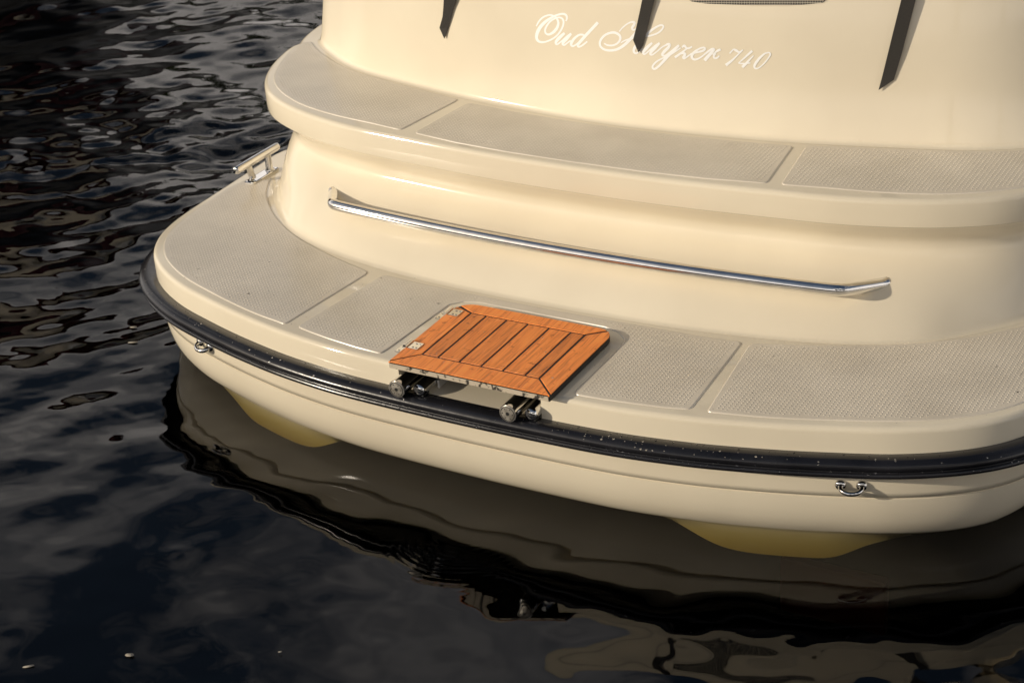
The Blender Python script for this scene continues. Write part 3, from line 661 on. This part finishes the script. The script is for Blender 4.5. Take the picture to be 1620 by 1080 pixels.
strap([(1433, -30), (1426.4, 0), (1415, 45), (1405, 85), (1396.3, 120)], [(1456, -30), (1449, 0), (1437.5, 45), (1426, 88), (1414.4, 126)], [(.016, .014), (.016, .013), (.014, .010), (.010, .007), (.006, .003)], 'long dark webbing strap hanging right of the number 740', (1390.3, 142))
cover = sweep('boat_cover', [off(UPW, NU_, a, b) for a, b in cover_prof], 'canvas', None, cap=True)
tag(cover, 'dark canvas cover stretched over the cockpit of the cream boat', 'boat cover')
# ---- water drops
def drops(name, pts, nors, rad, parent, flat=.55):
    V, F = [], []
    for (p, nv, r) in zip(pts, nors, rad):
        nv = Vector(nv).normalized(); a = nv.orthogonal().normalized(); b = nv.cross(a); k = len(V); sq = random.uniform(.75, 1.3)
        for (rr, h) in ((1, 0.0), (.86, .42), (.5, .84)):
            for j in range(7):
                an = j*2*math.pi/7; V.append(Vector(p)+(a*math.cos(an)*sq+b*math.sin(an)/sq)*r*rr+nv*r*h*flat*1.3)
        V.append(Vector(p)+nv*r*flat*1.3)
        for l in range(2):
            for j in range(7): F.append((k+l*7+j, k+l*7+(j+1) % 7, k+(l+1)*7+(j+1) % 7, k+(l+1)*7+j))
        for j in range(7): F.append((k+14+j, k+14+(j+1) % 7, k+21))
        F.append(tuple(k+j for j in range(7))[::-1])
    o = link_mesh(name, V, F, 'droplet', smooth=True); o['kind'] = 'stuff'
    o.parent = parent
    o.matrix_parent_inverse = Matrix.Translation((0, -3.2, 0)) if parent is boat else Matrix.Identity(4)
    return o
pr = np.array(rail_prof)
def rail_point(i, s):
    j = int(s); u = s-j; a = pr[j]*(1-u)+pr[j+1]*u; d = pr[j+1]-pr[j]; nn = np.array([-d[1], d[0]])*-1.0
    p = PLAT[i]+NP_[i]*a[0]; no = (NP_[i, 0]*nn[0]*-1, NP_[i, 1]*nn[0]*-1, nn[1]*-1)
    no = (NP_[i, 0]*-d[1], NP_[i, 1]*-d[1], d[0]) if True else no
    return (p[0], p[1], a[1]), no
cand = [i for i in range(len(PLAT)) if PLAT[i, 1] < .25]
pts, nrs, rad = [], [], []
for _ in range(900):
    i = random.choice(cand); x = PLAT[i, 0]
    dens = .35+.65*math.exp(-((x-.45)/.25)**2)
    if random.random() > dens: continue
    s = random.choice([random.uniform(1.5, 5), random.uniform(2, 4), random.gauss(7.0, .35), random.gauss(11.6, .35)])
    p, no = rail_point(i, min(max(s, 1), 12.5)); pts.append(p); nrs.append(no); rad.append(min(.0030, random.lognormvariate(math.log(.0013), .45)))
drops('water_drops', pts, nrs, rad, rub_rail)
pts, nrs, rad = [], [], []
for _ in range(240):
    x = random.uniform(-1.1, 1.15); y = random.uniform(-.1, .5)
    if -.25 < x < .25: y = random.uniform(-.1, .25)
    if not (ycurve(x)+.02 < y < ycurve(x, LOW)-.012): continue
    z = ZP+.0024
    if HX0 < x < HX1 and y < HY1: z = HZ1+.0001
    pts.append((x, y, z)); nrs.append((0, 0, 1)); rad.append(min(.0032, random.lognormvariate(math.log(.0011), .35)))
drops('water_drops', pts, nrs, rad, platform, .45)

# ================================================================== FAR BANK AND MOORED BARGE (seen as reflections)
M['black_hull'] = noise_colour(material('black_hull', rough=0.4), (0.008, 0.008, 0.009), (0.018, 0.017, 0.016), 2, 5)
M['red_paint'] = noise_colour(material('red_paint', rough=0.45), (0.055, 0.007, 0.006), (0.08, 0.011, 0.009), 2, 5)
M['leaf'] = noise_colour(material('leaf', rough=0.6), (0.012, 0.022, 0.006), (0.05, 0.07, 0.02), 0.6, 4)
M['bark'] = noise_colour(material('bark', rough=0.9), (0.03, 0.022, 0.016), (0.07, 0.055, 0.04), 6, 5)
M['grass'] = noise_colour(material('grass', rough=0.9), (0.03, 0.045, 0.012), (0.06, 0.08, 0.03), 0.8, 5)
M['brick'] = noise_colour(material('brick', rough=0.85), (0.10, 0.045, 0.03), (0.16, 0.075, 0.05), 3, 5)
bank = box('far_bank', (-150, 24, -2.4), (150, 190, .75), 'grass', None, .05); tag(bank, 'grassy far bank of the canal', 'bank', kind='structure')
def barge():
    b = tag(empty('moored_barge', (-10.9, 9.6, 0)), 'black barge with dark red bulwark moored off the port side', 'barge')
    b.rotation_euler = (0, 0, math.atan2(3.1, -2.0))
    L, Wd = 6.8, 1.7
    half_ = [(-L, 0), (-L+.15, .8), (-L+.6, 1.35), (-L+1.6, Wd), (0, Wd), (L-2.2, Wd), (L-.8, 1.2), (L-.15, .5), (L, 0)]
    top = catmull(half_, 5); out = np.concatenate([top, top[-2:0:-1]*np.array([1, -1])])
    def part(name, lv, mat, cap):
        st = [np.column_stack([out*sc_, np.full(len(out), z_)]) for sc_, z_ in lv]
        o_ = sweep(name, st, mat, None, cap=cap); o_.parent = b; return o_
    part('hull', [(.93, -.5), (.97, .3), (.99, 1.0), (1.0, 2.05)], 'black_hull', True)
    part('bulwark', [(1.004, 2.0), (1.01, 2.38), (.985, 2.40), (.98, 2.06)], 'red_paint', True)
    w_ = box('wheelhouse', (-5.6, -1.2, 2.0), (-2.6, 1.2, 3.45), M['gelcoat'], b, .06)
    box('roof', (-5.8, -1.35, 3.44), (-2.4, 1.35, 3.55), 'red_paint', w_, .03)
    for x_ in (-5.3, -4.4, -3.5):
        for y_ in (-1.21, 1.19): box('window', (x_, y_, 2.75), (x_+.65, y_+.02, 3.2), 'black_plastic', w_)
barge()
def tree_at(x, y, h, rad, seed, label):
    r = np.random.default_rng(seed); t = tag(empty('bank_tree', (x, y, .7)), label, 'tree', 'trees along the far bank')
    tube('trunk', [(0, 0, 0), (.1, .05, h*.3), (.05, .1, h*.62), (0, 0, h*.85)], [.22, .17, .1, .03], 'bark', t, 9)
    n = 2600; cl = r.normal(0, 1, (16, 3)); cl /= np.linalg.norm(cl, axis=1)[:, None]; cl *= r.uniform(.25, .8, (16, 1))
    pick = r.integers(0, 16, n); p = cl[pick]+r.normal(0, .21, (n, 3)); p *= np.array([rad, rad, h*.42]); p[:, 2] += h*.60; p = p[p[:, 2] > h*.12]
    n = len(p); a = r.normal(0, 1, (n, 3)); a /= np.linalg.norm(a, axis=1)[:, None]; b_ = np.cross(a, r.normal(0, 1, (n, 3))); b_ /= np.linalg.norm(b_, axis=1)[:, None]; s_ = r.uniform(.1, .22, (n, 1))
    V = np.stack([p-a*s_, p+b_*s_*.5, p+a*s_, p-b_*s_*.5], 1).reshape(-1, 3); F = [(4*i, 4*i+1, 4*i+2, 4*i+3) for i in range(n)]
    link_mesh('crown', V, F, 'leaf', t, smooth=False)
for i, (x, y, h, rd) in enumerate([(-30, 25.5, 8.2, 3.4), (-25.5, 26, 9.6, 3.2), (-21, 25.5, 8.6, 3.3), (-16.8, 26.5, 10.4, 3.0), (-13.2, 25.5, 8.4, 2.8), (-9.6, 26.5, 9.4, 2.9), (-6.2, 25.8, 8.0, 2.6), (-2.6, 26.4, 9.8, 3.0), (1.6, 26, 8.6, 2.8)]):
    tree_at(x, y, h, rd, 40+i, ['leftmost', 'second', 'third', 'fourth', 'fifth', 'sixth', 'seventh', 'eighth', 'ninth'][i]+' leafy tree from the left in the row on the far bank')

# ================================================================== NEAR QUAY (behind the camera)
M['stone'] = noise_colour(material('stone', rough=0.85), (0.10, 0.095, 0.085), (0.20, 0.19, 0.17), 4, 6)
quay = box('near_quay', (-60, -60, -2.4), (150, -2.75, .62), 'stone', None, .03); tag(quay, 'stone quay facing the stern of the boat', 'quay', kind='structure')
for i, (x, y, h, rd) in enumerate([(4.5, -12.5, 7.5, 2.8), (9.5, -10.5, 8.6, 3.0), (14.5, -8.0, 7.8, 2.9)]):  # trees added out of view so steel, rail and gelcoat reflect something dark
    tree_at(x, y, h, rd, 80+i, ['nearest', 'middle', 'farthest'][i]+' unseen leafy tree added on the stone quay for dark reflections')
# ================================================================== SMALL THINGS AFLOAT, RUDDER
M['petal'] = material('petal', (0.30, 0.27, 0.22), 0.7)
for px, py, sz, lab in [(205, 1035, .014, 'largest pale petal afloat near the lower left corner'), (45, 1053, .013, 'pale petal afloat at the far lower left corner'), (211, 517, .014, 'pale petal afloat beside the black rub rail corner'), (210, 541, .016, 'pale petal afloat just below another one by the rub rail corner'), (443, 1030, .005, 'tiny pale petal afloat at the bottom edge')]:
    c = back(px, py, .002); V_ = []
    for k in range(9):
        a = k*2*math.pi/9; r_ = sz*.8*(1+.25*math.sin(2*a+px)); V_.append((r_*math.cos(a), .45*r_*math.sin(a), .0010*math.cos(a)))
    V_ += [(v[0]*.97, v[1]*.97, v[2]-.0008) for v in V_]
    F_ = [tuple(range(9)), tuple(range(17, 8, -1))]+[(k, 9+k, 9+(k+1) % 9, (k+1) % 9) for k in range(9)]
    o = link_mesh('floating_petal', V_, F_, 'petal'); o.location = c; o.rotation_euler = (0, 0, .5); tag(o, lab, 'petal', 'petals afloat on the canal')
rud = P(box('rudder', (.60, .24, -.40), (.86, .27, -.25), 'antifoul', None, .008))
